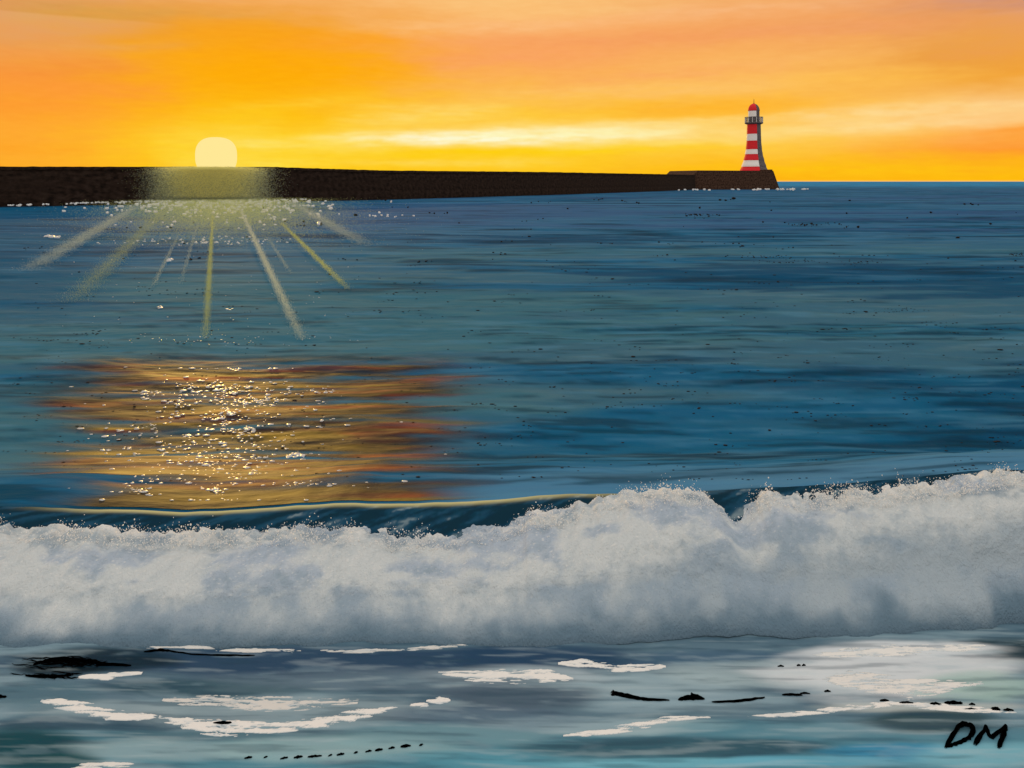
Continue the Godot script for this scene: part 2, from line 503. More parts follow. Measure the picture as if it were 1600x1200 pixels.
# ------------------------------------------------------------------ shallow water in front
func make_wash() -> void:
	var list := [
		[480, 1034, 480, 20, base_of("2a4056"), 1.0], [150, 1032, 130, 18, base_of("10222c"), 0.9], [90, 1045, 70, 14, base_of("0b1a20"), 0.85], [850, 1026, 170, 18, base_of("243c54"), 0.95], [1150, 1030, 180, 16, base_of("3d566a"), 0.8],
		[1570, 1018, 120, 20, base_of("1f3036"), 0.95], [1450, 1024, 90, 6, base_of("26383c"), 0.8],
		[330, 1075, 160, 14, base_of("1c3c48"), 0.7], [180, 1130, 200, 12, base_of("2a4050"), 0.75], [400, 1150, 300, 10, base_of("32505c"), 0.6],
		[1000, 1070, 170, 20, base_of("8b9da3"), 0.8], [1200, 1050, 160, 22, base_of("96a4a6"), 0.7], [1400, 1050, 190, 48, base_of("dcd2c4"), 0.9], [1420, 1016, 170, 13, base_of("e6dccf"), 0.9], [800, 1057, 150, 16, base_of("9aa4a8"), 0.7], [430, 1115, 240, 26, base_of("8a989c"), 0.55], [160, 1108, 120, 14, base_of("8a989c"), 0.5], [1000, 1136, 150, 12, base_of("9fb0b2"), 0.6], [1450, 1106, 160, 9, base_of("b4b4ac"), 0.6], [1530, 1075, 110, 24, base_of("8fa69e"), 0.8], [1060, 1095, 170, 14, base_of("8498a0"), 0.7],
		[820, 1085, 120, 24, base_of("44525f"), 0.8], [750, 1120, 160, 16, base_of("4c5c6c"), 0.6], [600, 1060, 260, 18, base_of("5a6a76"), 0.6],
		[1060, 1168, 260, 16, base_of("2e4c58"), 0.85], [1460, 1130, 120, 18, base_of("22383e"), 0.85], [1200, 1140, 170, 14, base_of("4a7684"), 0.6], [1400, 1175, 120, 14, base_of("2a789a"), 0.8], [1540, 1180, 130, 20, base_of("6fa0ac"), 0.8], [1000, 1192, 260, 8, base_of("68a2b0"), 0.8], [1290, 1190, 150, 10, base_of("5a98ac"), 0.7],
		[40, 1175, 120, 34, base_of("0f3a42"), 0.95], [110, 1190, 60, 14, base_of("123f44"), 0.8], [250, 1172, 150, 18, base_of("7f959a"), 0.8], [520, 1172, 200, 22, base_of("86a0a2"), 0.75], [700, 1150, 160, 18, base_of("6a8890"), 0.6], [730, 1190, 150, 16, base_of("4c8494"), 0.7], [60, 1090, 90, 24, base_of("42606c"), 0.6], [880, 1130, 140, 12, base_of("7b8f98"), 0.6]]
	var slate := base_of("546a76")
	var teal := base_of("4a7886")
	var pale := base_of("7f939b")
	var at := func(u: float, v: float) -> Vector3:
		var d := 3.6 * pow(8.9 / 3.6, v)
		var x := (u - 0.5) * 2.2 * d
		return Vector3(x, wash_height(x, d), -d)
	var paint := func(p: Vector3, _u: float, _v: float) -> Color:
		var d := -p.z
		var py := HORIZON + EYE * FOCAL / d       # measured on the level water, where the patches lie
		var px := 800.0 + p.x / d * FOCAL
		var s1 := n_b.get_noise_2d(p.x * 0.35, d * 2.4)
		var s2 := n_d.get_noise_2d(p.x * 1.1 + 5.0, d * 5.0)
		var c := slate.lerp(teal, smoothstep(1105.0, 1175.0, py))
		c = c.lerp(pale, 0.6 * smoothstep(0.05, 0.4, s1))
		c = c.lerp(base_of("2c4658"), 0.55 * smoothstep(0.05, 0.45, -s1 + 0.4 * s2))
		c = blobs(c, px, py, list, s1 * 0.45 + s2 * 0.35)
		c = c.lerp(pale, 0.25 * smoothstep(0.2, 0.5, s2))
		var s3 := n_d.get_noise_2d(p.x * 0.7 + 31.0, d * 9.0)
		c = c.lerp(base_of("223a4a"), 0.4 * smoothstep(0.1, 0.5, s3)).lerp(base_of("a4b0b2"), 0.25 * smoothstep(0.15, 0.5, -s3))
		return Color(c.r * 0.84, c.g * 0.88, c.b * 0.9)
	var o := obj("shallow_water", grid(560, 330, at, paint), mat.wash)
	tag(o, "slate and teal shallow water running back in front of the wave", "", "", "structure")
	# the beach that the water runs over and that rises behind the place the picture is seen from
	var sand := surface(0.9, 0.3, false)
	sand.albedo_color = Color(0.45, 0.38, 0.3)
	sand.heightmap_enabled = true
	sand.heightmap_texture = mat.foam.heightmap_texture
	sand.heightmap_scale = 1.0
	sand.uv1_triplanar = true
	var at3 := func(u: float, v: float) -> Vector3:
		var z := lerpf(-9.0, 40.0, v)
		var x := (u - 0.5) * 120.0
		return Vector3(x, -0.25 + 0.06 * (z + 4.0) * smoothstep(-6.0, 3.0, z) + 0.05 * n_a.get_noise_2d(x * 0.1, z * 0.1), z)
	var paint3 := func(_p: Vector3, _u: float, _v: float) -> Color: return Color(1, 1, 1)
	tag(obj("beach", grid(90, 60, at3, paint3, true), sand), "sand of the beach under the shallow water", "", "", "structure")

# ------------------------------------------------------------------ the breaking wave
func foam_top(x: float) -> float:
	# how high the tumbling foam reaches, measured along the wave
	var h := table([-9.0, -5.2, -3.25, -1.6, -0.75, -0.25, 0.45, 1.6, 1.95, 2.25, 2.6, 3.2, 4.0, 4.9, 9.0],
		[0.50, 0.575, 0.54, 0.57, 0.54, 0.61, 0.72, 0.89, 0.86, 0.68, 0.88, 0.86, 0.92, 1.03, 1.0], x)
	return h - 0.055 + 0.05 * n_b.get_noise_2d(x * 1.7, 30.0) + 0.035 * n_d.get_noise_2d(x * 5.0, 12.0)

func foam_foot(x: float) -> float:
	return table([-9.0, -5.0, -3.0, 0.0, 2.5, 5.0, 9.0], [7.1, 7.15, 7.12, 7.16, 7.3, 7.5, 7.6], x) + 0.17 + 0.10 * n_b.get_noise_2d(x * 0.8, 2.0) + 0.03 * n_d.get_noise_2d(x * 3.0, 5.0)

func make_wave() -> void:
	var wave := thing("breaking_wave", Vector3.ZERO, "long white breaking wave rolling across the whole shore", "wave")
	# the smooth dark water under the lip, before it falls
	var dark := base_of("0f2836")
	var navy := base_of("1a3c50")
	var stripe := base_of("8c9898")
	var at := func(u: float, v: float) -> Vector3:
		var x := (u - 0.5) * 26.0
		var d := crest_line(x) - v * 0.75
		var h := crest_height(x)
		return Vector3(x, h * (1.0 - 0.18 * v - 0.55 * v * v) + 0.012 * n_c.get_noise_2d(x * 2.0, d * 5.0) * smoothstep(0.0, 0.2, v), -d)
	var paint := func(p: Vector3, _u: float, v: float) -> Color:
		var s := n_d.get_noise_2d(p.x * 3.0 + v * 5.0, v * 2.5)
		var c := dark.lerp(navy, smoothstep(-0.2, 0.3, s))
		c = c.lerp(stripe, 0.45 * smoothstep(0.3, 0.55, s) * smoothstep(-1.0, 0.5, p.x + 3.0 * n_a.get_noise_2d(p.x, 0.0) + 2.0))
		return c.lerp(base_of("a8a070"), smoothstep(0.12, 0.0, v) * smoothstep(2.5, -0.5, p.x) * smoothstep(-5.4, -4.0, p.x))  # golden light on the lip, painted into the water colour
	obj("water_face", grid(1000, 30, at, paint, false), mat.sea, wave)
	# the tumbling foam in front
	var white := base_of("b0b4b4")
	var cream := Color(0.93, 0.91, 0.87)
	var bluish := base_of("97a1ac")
	var thin := base_of("7c8b96")  # thin foam, and the shade painted under the crest
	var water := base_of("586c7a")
	var at2 := func(u: float, v: float) -> Vector3:
		var x := (u - 0.5) * 19.0
		var top := foam_top(x)
		var foot := foam_foot(x)
		var back := crest_line(x) - 0.12 - 0.22 * smoothstep(1.5, -0.5, x)
		var q := v * 1.12 - 0.12                     # a little of it lies behind the top
		var g := maxf(q, 0.0) * PI / 2.0
		var d := back - (back - foot) * (0.35 * q + 0.65 * sin(g)) if q > 0.0 else back - q * 2.2
		var y := top * pow(maxf(cos(g), 0.0), 0.85) if q > 0.0 else top + q * 1.9
		d -= 0.22 * smoothstep(0.72, 1.0, q)
		var out := Vector3(0, cos(g) * 0.8 + 0.2, sin(g) + 0.25).normalized()
		var p := Vector3(x, y, -d)
		var big := n_a.get_noise_3d(x * 0.9, y * 1.6, d * 1.6)
		var bil := 1.0 - 2.0 * absf(n_b.get_noise_3d(x * 2.1, y * 2.4 + 7.0, d * 2.4))
		var fin := n_d.get_noise_3d(x * 7.0, y * 8.0, d * 8.0)
		var keep := smoothstep(0.0, 0.12, 1.0 - v)
		var ragged := smoothstep(0.5, 0.1, v)
		p += out * (0.022 * big + 0.010 * bil + (0.009 + 0.055 * ragged) * fin) * keep
		return p
	var paint2 := func(p: Vector3, u: float, v: float) -> Color:
		var x := (u - 0.5) * 19.0
		var a := n_b.get_noise_3d(x * 0.7, v * 2.2, 4.0)
		var b := n_d.get_noise_3d(x * 2.4, v * 5.0, 9.0)
		var f := n_d.get_noise_3d(x * 9.0, v * 12.0, 2.0)
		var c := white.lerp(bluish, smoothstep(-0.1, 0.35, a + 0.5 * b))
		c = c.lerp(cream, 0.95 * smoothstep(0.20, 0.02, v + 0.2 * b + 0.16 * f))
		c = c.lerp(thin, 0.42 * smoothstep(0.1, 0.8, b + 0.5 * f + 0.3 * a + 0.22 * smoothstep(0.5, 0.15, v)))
		c = c.lerp(thin, 0.6 * smoothstep(0.13, 0.2, v) * smoothstep(0.42, 0.26, v) * smoothstep(0.05, 0.45, b + 0.4 * f + 0.3 * smoothstep(1.0, -3.0, x)))  # slate shade below the crest, put into the foam colour
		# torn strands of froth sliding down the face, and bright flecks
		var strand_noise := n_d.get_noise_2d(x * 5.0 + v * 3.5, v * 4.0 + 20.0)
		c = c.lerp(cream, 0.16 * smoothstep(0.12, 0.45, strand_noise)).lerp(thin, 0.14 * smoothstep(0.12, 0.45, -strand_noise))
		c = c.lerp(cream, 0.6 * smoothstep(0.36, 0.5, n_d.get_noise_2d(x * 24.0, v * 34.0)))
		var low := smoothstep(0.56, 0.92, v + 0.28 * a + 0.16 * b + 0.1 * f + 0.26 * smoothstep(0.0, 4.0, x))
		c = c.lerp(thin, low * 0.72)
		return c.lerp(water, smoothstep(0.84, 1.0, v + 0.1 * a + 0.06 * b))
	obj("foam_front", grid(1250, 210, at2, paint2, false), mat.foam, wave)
	# drops and tufts thrown up along the top
	var r := RandomNumberGenerator.new()
	r.seed = 4
	var places := []
	for k in 26000:
		var x := r.randf_range(-7.5, 7.5)
		var tall := clampf(0.5 + 1.4 * n_b.get_noise_2d(x * 1.3, 60.0), 0.0, 1.0)
		var up := absf(r.randfn()) * (0.02 + 0.05 * tall) - 0.05
		var d := crest_line(x) - 0.14 - 0.22 * smoothstep(1.5, -0.5, x) - r.randf_range(-0.06, 0.32)
		var s := r.randf_range(0.0015, 0.005) * (1.0 + r.randf() * r.randf() * 1.4)
		places.append(Transform3D(Basis.from_euler(Vector3(r.randf() * 6, r.randf() * 6, 0)).scaled(Vector3(s, s * r.randf_range(0.6, 1.3), s)), Vector3(x, foam_top(x) + up, -d)))
	stuff("spray", places, blob(3), mat.white, wave)

func blob(s: int) -> ArrayMesh:
	# an uneven drop of 20 faces
	var st := begin(true)
	var r := RandomNumberGenerator.new()
	r.seed = s
	var t := (1.0 + sqrt(5.0)) / 2.0
	var v := []
	for q in [[-1, t, 0], [1, t, 0], [-1, -t, 0], [1, -t, 0], [0, -1, t], [0, 1, t], [0, -1, -t], [0, 1, -t], [t, 0, -1], [t, 0, 1], [-t, 0, -1], [-t, 0, 1]]:
		v.append(Vector3(q[0], q[1], q[2]).normalized() * r.randf_range(0.75, 1.2))
	for f in [[0, 11, 5], [0, 5, 1], [0, 1, 7], [0, 7, 10], [0, 10, 11], [1, 5, 9], [5, 11, 4], [11, 10, 2], [10, 7, 6], [7, 1, 8], [3, 9, 4], [3, 4, 2], [3, 2, 6], [3, 6, 8], [3, 8, 9], [4, 9, 5], [2, 4, 11], [6, 2, 10], [8, 6, 7], [9, 8, 1]]:
		st.add_vertex(v[f[0]]); st.add_vertex(v[f[2]]); st.add_vertex(v[f[1]])
	return finish(st)

func stuff(called: String, places: Array, m: Mesh, material: Material, parent: Node = null) -> MultiMeshInstance3D:
	var mm := MultiMesh.new()
	mm.transform_format = MultiMesh.TRANSFORM_3D
	mm.mesh = m
	mm.instance_count = places.size()
	for k in places.size():
		mm.set_instance_transform(k, places[k])
	var o := MultiMeshInstance3D.new()
	o.multimesh = mm
	o.material_override = material
	o.set_meta("kind", "stuff")
	if parent:
		o.name = called
		parent.add_child(o, true)
	else:
		o.name = numbered(called)
		add_child(o, true)
	return o

# ------------------------------------------------------------------ sun
func make_sun(az: float) -> void:
	var m := StandardMaterial3D.new()
	m.albedo_color = Color(0, 0, 0)
	m.metallic_specular = 0.0
	m.emission_enabled = true
	m.emission = Color("ffe896")
	m.emission_energy_multiplier = 1.0
	var far := 6000.0
	var r := 29.5 / FOCAL * far
	var disc := func(u: float, v: float) -> Vector3:
		var a := u * TAU
		var b := (v - 0.5) * PI
		var n := Vector3(cos(a) * cos(b), sin(b), sin(a) * cos(b))
		return n * r / pow(pow(absf(n.x), 2.6) + pow(absf(n.y), 2.6) + pow(absf(n.z), 2.6), 1.0 / 2.6)
	var o := obj("sun", grid(96, 64, disc, func(_p: Vector3, _u: float, _v: float) -> Color: return Color.WHITE, false), m)
	o.position = Vector3(tan(az) * far, EYE + (HORIZON - 244.0) / FOCAL * far, -far)
	tag(o, "pale yellow sun setting behind the dark pier", "sun")

# ------------------------------------------------------------------ pier
func make_pier() -> void:
	# front foot of the wall along its run, and how high its top stands
	var foot := [Vector2(-190, -38), Vector2(-130, -84), Vector2(-80, -128.7), Vector2(-46, -160), Vector2(-28, -179), Vector2(10, -240), Vector2(60, -335), Vector2(89, -398)]
	var tops := [6.3, 6.3, 6.35, 6.8, 6.4, 6.75, 7.0, 7.15]
	var line := []
	for k in foot.size() - 1:
		for s in 40:
			var t := s / 40.0
			line.append([foot[k].lerp(foot[k + 1], t), lerpf(tops[k], tops[k + 1], t) + 0.09 * n_d.get_noise_2d(k * 40.0 + s * 0.9, 0.5)])
	line.append([foot[-1], tops[-1]])
	var pier := thing("pier", Vector3.ZERO, "long dark stone pier running across the left to the lighthouse", "pier")
	var wall := begin()
	var cope := begin()
	for k in line.size() - 1:
		var a: Vector2 = line[k][0]
		var b: Vector2 = line[k + 1][0]
		var ha: float = line[k][1]
		var hb: float = line[k + 1][1]
		var back := Vector2(-(b - a).y, (b - a).x).normalized()
		if back.y > 0.0: back = -back
		var at := func(p: Vector2, off: float, y: float) -> Vector3: return Vector3(p.x + back.x * off, y, p.y + back.y * off)
		quad(wall, at.call(a, 0.0, -2.0), at.call(a, 0.5, ha - 0.5), at.call(b, 0.5, hb - 0.5), at.call(b, 0.0, -2.0))
		quad(wall, at.call(a, 0.5, ha - 0.5), at.call(a, 11.5, ha - 0.5), at.call(b, 11.5, hb - 0.5), at.call(b, 0.5, hb - 0.5))
		quad(wall, at.call(b, 12.0, -2.0), at.call(b, 11.5, hb - 0.5), at.call(a, 11.5, ha - 0.5), at.call(a, 12.0, -2.0))
		quad(cope, at.call(a, 0.32, ha - 0.52), at.call(a, 0.32, ha), at.call(b, 0.32, hb), at.call(b, 0.32, hb - 0.52))
		quad(cope, at.call(a, 0.32, ha), at.call(a, 1.0, ha), at.call(b, 1.0, hb), at.call(b, 0.32, hb))
		quad(cope, at.call(b, 1.0, hb - 0.52), at.call(b, 1.0, hb), at.call(a, 1.0, ha), at.call(a, 1.0, ha - 0.52))
	obj("wall", finish(wall), mat.stone, pier)
	obj("parapet", finish(cope), mat.stone, pier)
	# the broad end that carries the tower: higher, with a sloping nose and a raised kerb at its tip
	var h := 9.35
	var ax := Vector3(43, 0, -15).normalized()
	var bk := Vector3(-ax.z, 0, ax.x)
	if bk.z > 0.0: bk = -bk
	var o := Vector3(89, 0, -398)
	var at2 := func(s: float, off: float, y: float) -> Vector3: return o + ax * s + bk * off + Vector3.UP * y
	var st := begin()
	var prof := [[-1.5, 0.0, 7.0], [0.8, 0.0, h], [44.6, 48.6, h]]
	var s0 := -1.5
	var s1 := 1.2
	var e1 := 44.6
	var e0 := 48.8
	quad(st, at2.call(s0, -0.4, -2.0), at2.call(s0, 0.3, 7.0), at2.call(s1, 0.3, h), at2.call(s1, -0.4, -2.0))
	quad(st, at2.call(s1, -0.4, -2.0), at2.call(s1, 0.3, h), at2.call(e1, 0.3, h), at2.call(e0, -0.4, -2.0))
	quad(st, at2.call(s0, 0.3, 7.0), at2.call(s0, 27.0, 7.0), at2.call(s1, 27.0, h), at2.call(s1, 0.3, h))
	quad(st, at2.call(s1, 0.3, h), at2.call(s1, 27.0, h), at2.call(e1, 27.0, h), at2.call(e1, 0.3, h))
	quad(st, at2.call(e0, -0.4, -2.0), at2.call(e1, 0.3, h), at2.call(e1, 27.0, h), at2.call(e0, 28.0, -2.0))
	quad(st, at2.call(e0, 28.0, -2.0), at2.call(e1, 27.0, h), at2.call(s0, 27.0, 7.0), at2.call(s0, 28.0, -2.0))
	quad(st, at2.call(s0, 28.0, -2.0), at2.call(s0, 27.0, 7.0), at2.call(s0, 0.3, 7.0), at2.call(s0, -0.4, -2.0))
	obj("pier_end", finish(st), mat.brown_stone, pier)
	var kerb := begin()
	box(kerb, Transform3D(Basis(ax, Vector3.UP, -bk), at2.call(e1 - 0.9, 13.6, h + 0.3)), Vector3(1.2, 0.7, 26.0))
	obj("kerb", finish(kerb), mat.brown_stone, pier)

# ------------------------------------------------------------------ lighthouse
func make_lighthouse() -> void:
	var k := 3.007
	var t := thing("lighthouse", Vector3(125.7, 9.35, -428), "red and white banded lighthouse with its shaded side painted grey at the pier end", "lighthouse")
	var up := func(y: float) -> float: return (267.4 - y) / k
	var prof := func(y: float) -> float:
		return table([194.5, 209.5, 220.0, 233.5, 241.0, 250.7, 260.5, 267.4], [10.3, 10.6, 11.0, 12.1, 13.3, 15.6, 18.6, 21.5], y) / k
	var ring := func(y0: float, y1: float, proud: float) -> Array:
		var a := []
		for s in 7:
			var y := lerpf(y0, y1, s / 6.0)
			a.append(Vector2(prof.call(y) + proud, up.call(y)))
		return a
	
	# the bands stop at the shaded side; its shade is the grey stone colour
	var away := atan2(428.0, 125.7) - PI           # direction to the camera, as an angle round the tower
	var a0 := away - deg_to_rad(205.0)
	var a1 := away + deg_to_rad(26.0)
	var edges := [267.4, 260.5, 250.7, 241.0, 233.5, 220.0, 209.5, 194.5]
	var whole := []
	for i in 7:
		whole.append_array(ring.call(edges[i], edges[i + 1], 0.0).slice(0 if i == 0 else 1))
	obj("tower", lathe(whole, 0.0, TAU, 72), mat.shade_grey_stone, t)
	for i in 7:
		obj("painted_band", lathe(ring.call(edges[i], edges[i + 1], 0.07), a0, a1, 56), mat.red if i % 2 == 0 else mat.paint, t)
	# gallery
	var g: float = up.call(194.5)
	var g1: float = up.call(183.0)
	var gallery := obj("gallery", lathe([Vector2(10.3 / k, g - 0.05), Vector2(13.0 / k, g + 0.35), Vector2(13.9 / k, g + 0.5), Vector2(13.9 / k, g + 0.95), Vector2(8.6 / k, g + 0.97)]), mat.shade_grey_stone, t)
	var post := begin()
	box(post, Transform3D(), Vector3(0.22, g1 - g - 1.1, 0.16))
	var pm := finish(post)
	for i in 28:
		var a := TAU * i / 28.0
		var b := obj("baluster", pm, mat.paint if i % 2 else mat.shade_grey_stone, gallery)
		b.position = Vector3(cos(a) * 13.5 / k, (g + 0.95 + g1 - 0.15) / 2.0, -sin(a) * 13.5 / k)
		b.rotation.y = a
	obj("handrail", lathe([Vector2(13.2 / k, g1 - 0.25), Vector2(13.9 / k, g1 - 0.25), Vector2(13.9 / k, g1), Vector2(13.2 / k, g1), Vector2(13.2 / k, g1 - 0.25)]), mat.shade_grey_stone, gallery)
	obj("gallery_wall", lathe([Vector2(8.8 / k, g + 0.97), Vector2(8.8 / k, g1 + 0.1), Vector2(8.0 / k, g1 + 0.15)]), mat.shade_grey_stone, t)
	# lantern room and dome
	var l1: float = up.call(173.5)
	var lantern := obj("lantern_room", lathe([Vector2(8.4 / k, g1 + 0.05), Vector2(8.4 / k, l1)]), mat.shade_grey_stone, t)
	obj("lantern_face", lathe([Vector2(8.4 / k + 0.08, g1 + 0.1), Vector2(8.4 / k + 0.08, l1 - 0.02)], a0, a1, 30), mat.paint, lantern)
	var d := []
	for i in 9:
		var f := i / 8.0 * PI / 2.0
		d.append(Vector2(maxf(8.8 / k * cos(f), 0.06), l1 + (up.call(162.0) - l1) * sin(f)))
	var dome := obj("dome", lathe([Vector2(8.2 / k, l1 - 0.01)] + d), mat.shade_grey_stone, t)
	var dd := []
	for v in d: dd.append(v + Vector2(0.08, 0.08))
	obj("dome_face", lathe(dd, a0, a1, 30), mat.red, dome)
	obj("finial", lathe([Vector2(0.3, up.call(162.6)), Vector2(0.32, up.call(161.4)), Vector2(0.16, up.call(160.5)), Vector2(0.11, up.call(155.0)), Vector2(0.0, up.call(154.4))], 0.0, TAU, 12), mat.iron, t)

# ------------------------------------------------------------------ foam lying on the shallow water
func foam_patch(pts: Array, lace: float, seed_at: float, label: String, tone := 0.9) -> void:
	# pts: [picture x, picture y, half thickness] on the level water; the sheet dips under the water where it has holes
	var n := pts.size()
	var world := []
	var total := 0.0
	for q in pts:
		var g := ground(q[0], q[1])
		world.append([g.x, -g.z, q[2] * g.z * g.z / (EYE * FOCAL)])
	for k in n - 1: total += absf(world[k + 1][0] - world[k][0])
	var nu := clampi(int(total / 0.0065), 40, 460)
	var nv := clampi(int(2.4 * world[n / 2][2] / 0.007), 20, 110)
	var along := func(u: float) -> Array:
		var s := clampf(u, 0.0, 0.99999) * (n - 1)
		var k := int(s)
		var f := s - k
		return [lerpf(world[k][0], world[k + 1][0], f), lerpf(world[k][1], world[k + 1][1], f), lerpf(world[k][2], world[k + 1][2], f)]
	var origin: Array = along.call(0.5)
	var o3 := Vector3(origin[0], 0.0, -origin[1])
	var at := func(u: float, v: float) -> Vector3:
		var c: Array = along.call(u)
		var w := (v - 0.5) * 2.4
		var x: float = c[0]
		var d: float = c[1] - w * c[2]
		var edge := 1.0 - w * w
		var ends := smoothstep(0.0, 0.10, u) * smoothstep(1.0, 0.90, u)
		var m := edge * 0.9 + ends * 0.6 - 0.75 + n_d.get_noise_2d(x * 1.8 + seed_at, d * 19.0) * (1.7 + lace) + n_d.get_noise_2d(x * 7.0 + seed_at, d * 46.0) * (0.8 + 1.6 * lace)
		m -= lace * 0.45
		m = minf(m, (1.25 - absf(w)) * 4.0 - 0.3)
		var y := wash_height(x, d) + clampf(m * 0.014, -0.02, 0.005 + 0.0015 * n_d.get_noise_2d(x * 30.0, d * 60.0))
		return Vector3(x, y, -d) - o3
	var cream := Color(tone * 1.04, tone * 1.0, tone * 0.94)
	var paint := func(p: Vector3, _u: float, _v: float) -> Color:
		var lift := p.y - wash_height(p.x + o3.x, -(p.z + o3.z))
		return cream.lerp(base_of("76888f"), 0.75 * smoothstep(0.0038, 0.0, lift)).lerp(base_of("9aa6ac"), 0.45 * smoothstep(0.15, 0.55, n_d.get_noise_2d((p.x + o3.x) * 4.0 + seed_at, p.z * 9.0)))
	var o := obj("foam_patch", grid(nu, nv, at, paint, true), mat.froth)
	o.position = o3
	tag(o, label, "sea foam", "patches of foam left on the shallow water")

func make_foam_patches() -> void:
	foam_patch([[122, 1060, 2], [150, 1058, 5], [175, 1057, 6], [195, 1054, 3], [222, 1053, 2]], 0.0, 1.0, "small bright cream foam dash below the dark water at left")
	foam_patch([[64, 1096, 2], [90, 1099, 7], [130, 1107, 8], [175, 1117, 8], [215, 1120, 6], [248, 1119, 2]], 0.05, 2.0, "long cream foam streak slanting down at the far left")
	foam_patch([[248, 1120, 3], [300, 1130, 10], [360, 1138, 12], [420, 1138, 9], [500, 1130, 9], [560, 1118, 9], [625, 1104, 4]], 0.25, 3.0, "broad curved lacy foam patch left of centre")
	foam_patch([[255, 1092, 3], [320, 1095, 10], [400, 1098, 12], [480, 1100, 9], [560, 1096, 4]], 0.55, 4.0, "thin broken foam lace above the broad curved patch", 0.75)
	foam_patch([[640, 1104, 2], [655, 1103, 4], [670, 1102, 3]], 0.3, 5.0, "tiny foam dab right of the broad curved patch")
	foam_patch([[666, 1097, 2], [688, 1096, 6], [704, 1096, 2]], 0.15, 6.0, "round little foam dab left of the dark blue water")
	foam_patch([[685, 1050, 2], [740, 1057, 8], [800, 1057, 10], [860, 1056, 8], [896, 1060, 2]], 0.08, 7.0, "bright pointed foam patch in the middle of the shallows")
	foam_patch([[872, 1038, 2], [910, 1036, 6], [960, 1041, 7], [1010, 1042, 5], [1040, 1040, 2]], 0.2, 8.0, "thin ragged foam streak right of the bright pointed patch")
	foam_patch([[1270, 1022, 3], [1330, 1020, 7], [1400, 1016, 8], [1470, 1013, 7], [1540, 1010, 3]], 0.12, 9.0, "long cream foam band below the wave at right")
	foam_patch([[1285, 1060, 4], [1340, 1064, 16], [1400, 1074, 18], [1450, 1074, 12], [1510, 1068, 4]], 0.22, 10.0, "wide cream foam sheet right of the driftwood", 0.85)
	foam_patch([[1425, 1079, 2], [1470, 1074, 4], [1535, 1068, 3]], 0.5, 11.0, "row of little foam dots right of the wide foam sheet")
	foam_patch([[880, 1147, 2], [930, 1143, 5], [990, 1134, 6], [1050, 1124, 4], [1110, 1122, 2]], 0.15, 12.0, "slanting thin foam streak below the driftwood")
	foam_patch([[1160, 1122, 2], [1240, 1117, 3], [1310, 1108, 4], [1390, 1101, 4], [1400, 1100, 2]], 0.35, 13.0, "broken foam line running up towards the dark weed at right")
	foam_patch([[1390, 1102, 2], [1450, 1105, 6], [1520, 1110, 5], [1590, 1112, 3]], 0.3, 14.0, "foam edge under the dark weed line at far right")
	foam_patch([[100, 1206, 3], [135, 1200, 10], [175, 1196, 6], [215, 1198, 2]], 0.1, 17.0, "pale foam corner at the bottom left edge", 0.85)
	foam_patch([[230, 1013, 2], [320, 1012, 3], [400, 1016, 3], [470, 1018, 2]], 0.35, 19.0, "thin broken pale foam line above the black weed strand", 0.8)
	foam_patch([[500, 1018, 2], [580, 1018, 3], [660, 1014, 2.5], [740, 1010, 2]], 0.4, 20.0, "thin pale foam line at the foot of the wave left of centre", 0.75)

# ------------------------------------------------------------------ driftwood and weed
func strand(called: String, pts: Array, label: String, category: String, group := "", lift := 0.4) -> Node3D:
	# pts: [picture x, picture y, radius in picture units]
	var g0 := ground(pts[0][0], pts[0][1])
	var world := []
	var radii := []
	for q in pts:
		var g := ground(q[0], q[1])
		var r: float = q[2] * -g.z / FOCAL
		world.append(g + Vector3.UP * (wash_height(g.x, -g.z) + r * lift + 0.004) - g0)
		radii.append(r)
	var fine := []
	var fr := []
	for k in pts.size() - 1:
		for s in 5:
			var t := s / 5.0
			var p: Vector3 = world[k].lerp(world[k + 1], t)
			fine.append(p + Vector3(0, 0.004 * n_d.get_noise_2d(p.x * 20.0, k), 0.006 * n_d.get_noise_2d(p.x * 25.0, 3.0 + k)))
			fr.append(lerpf(radii[k], radii[k + 1], t) * (1.0 + 0.5 * n_d.get_noise_2d(p.x * 40.0 + g0.x * 9.0, 9.0)))
	fine.append(world[-1])
	fr.append(radii[-1] * 0.5)
	fr[0] *= 0.6
	for k in fine.size(): fine[k].y -= fr[k] * (lift - 0.15)
	var o := obj(called, tube(fine, fr, 9), mat.dark)
	o.position = g0
	tag(o, label, category, group)
	return o

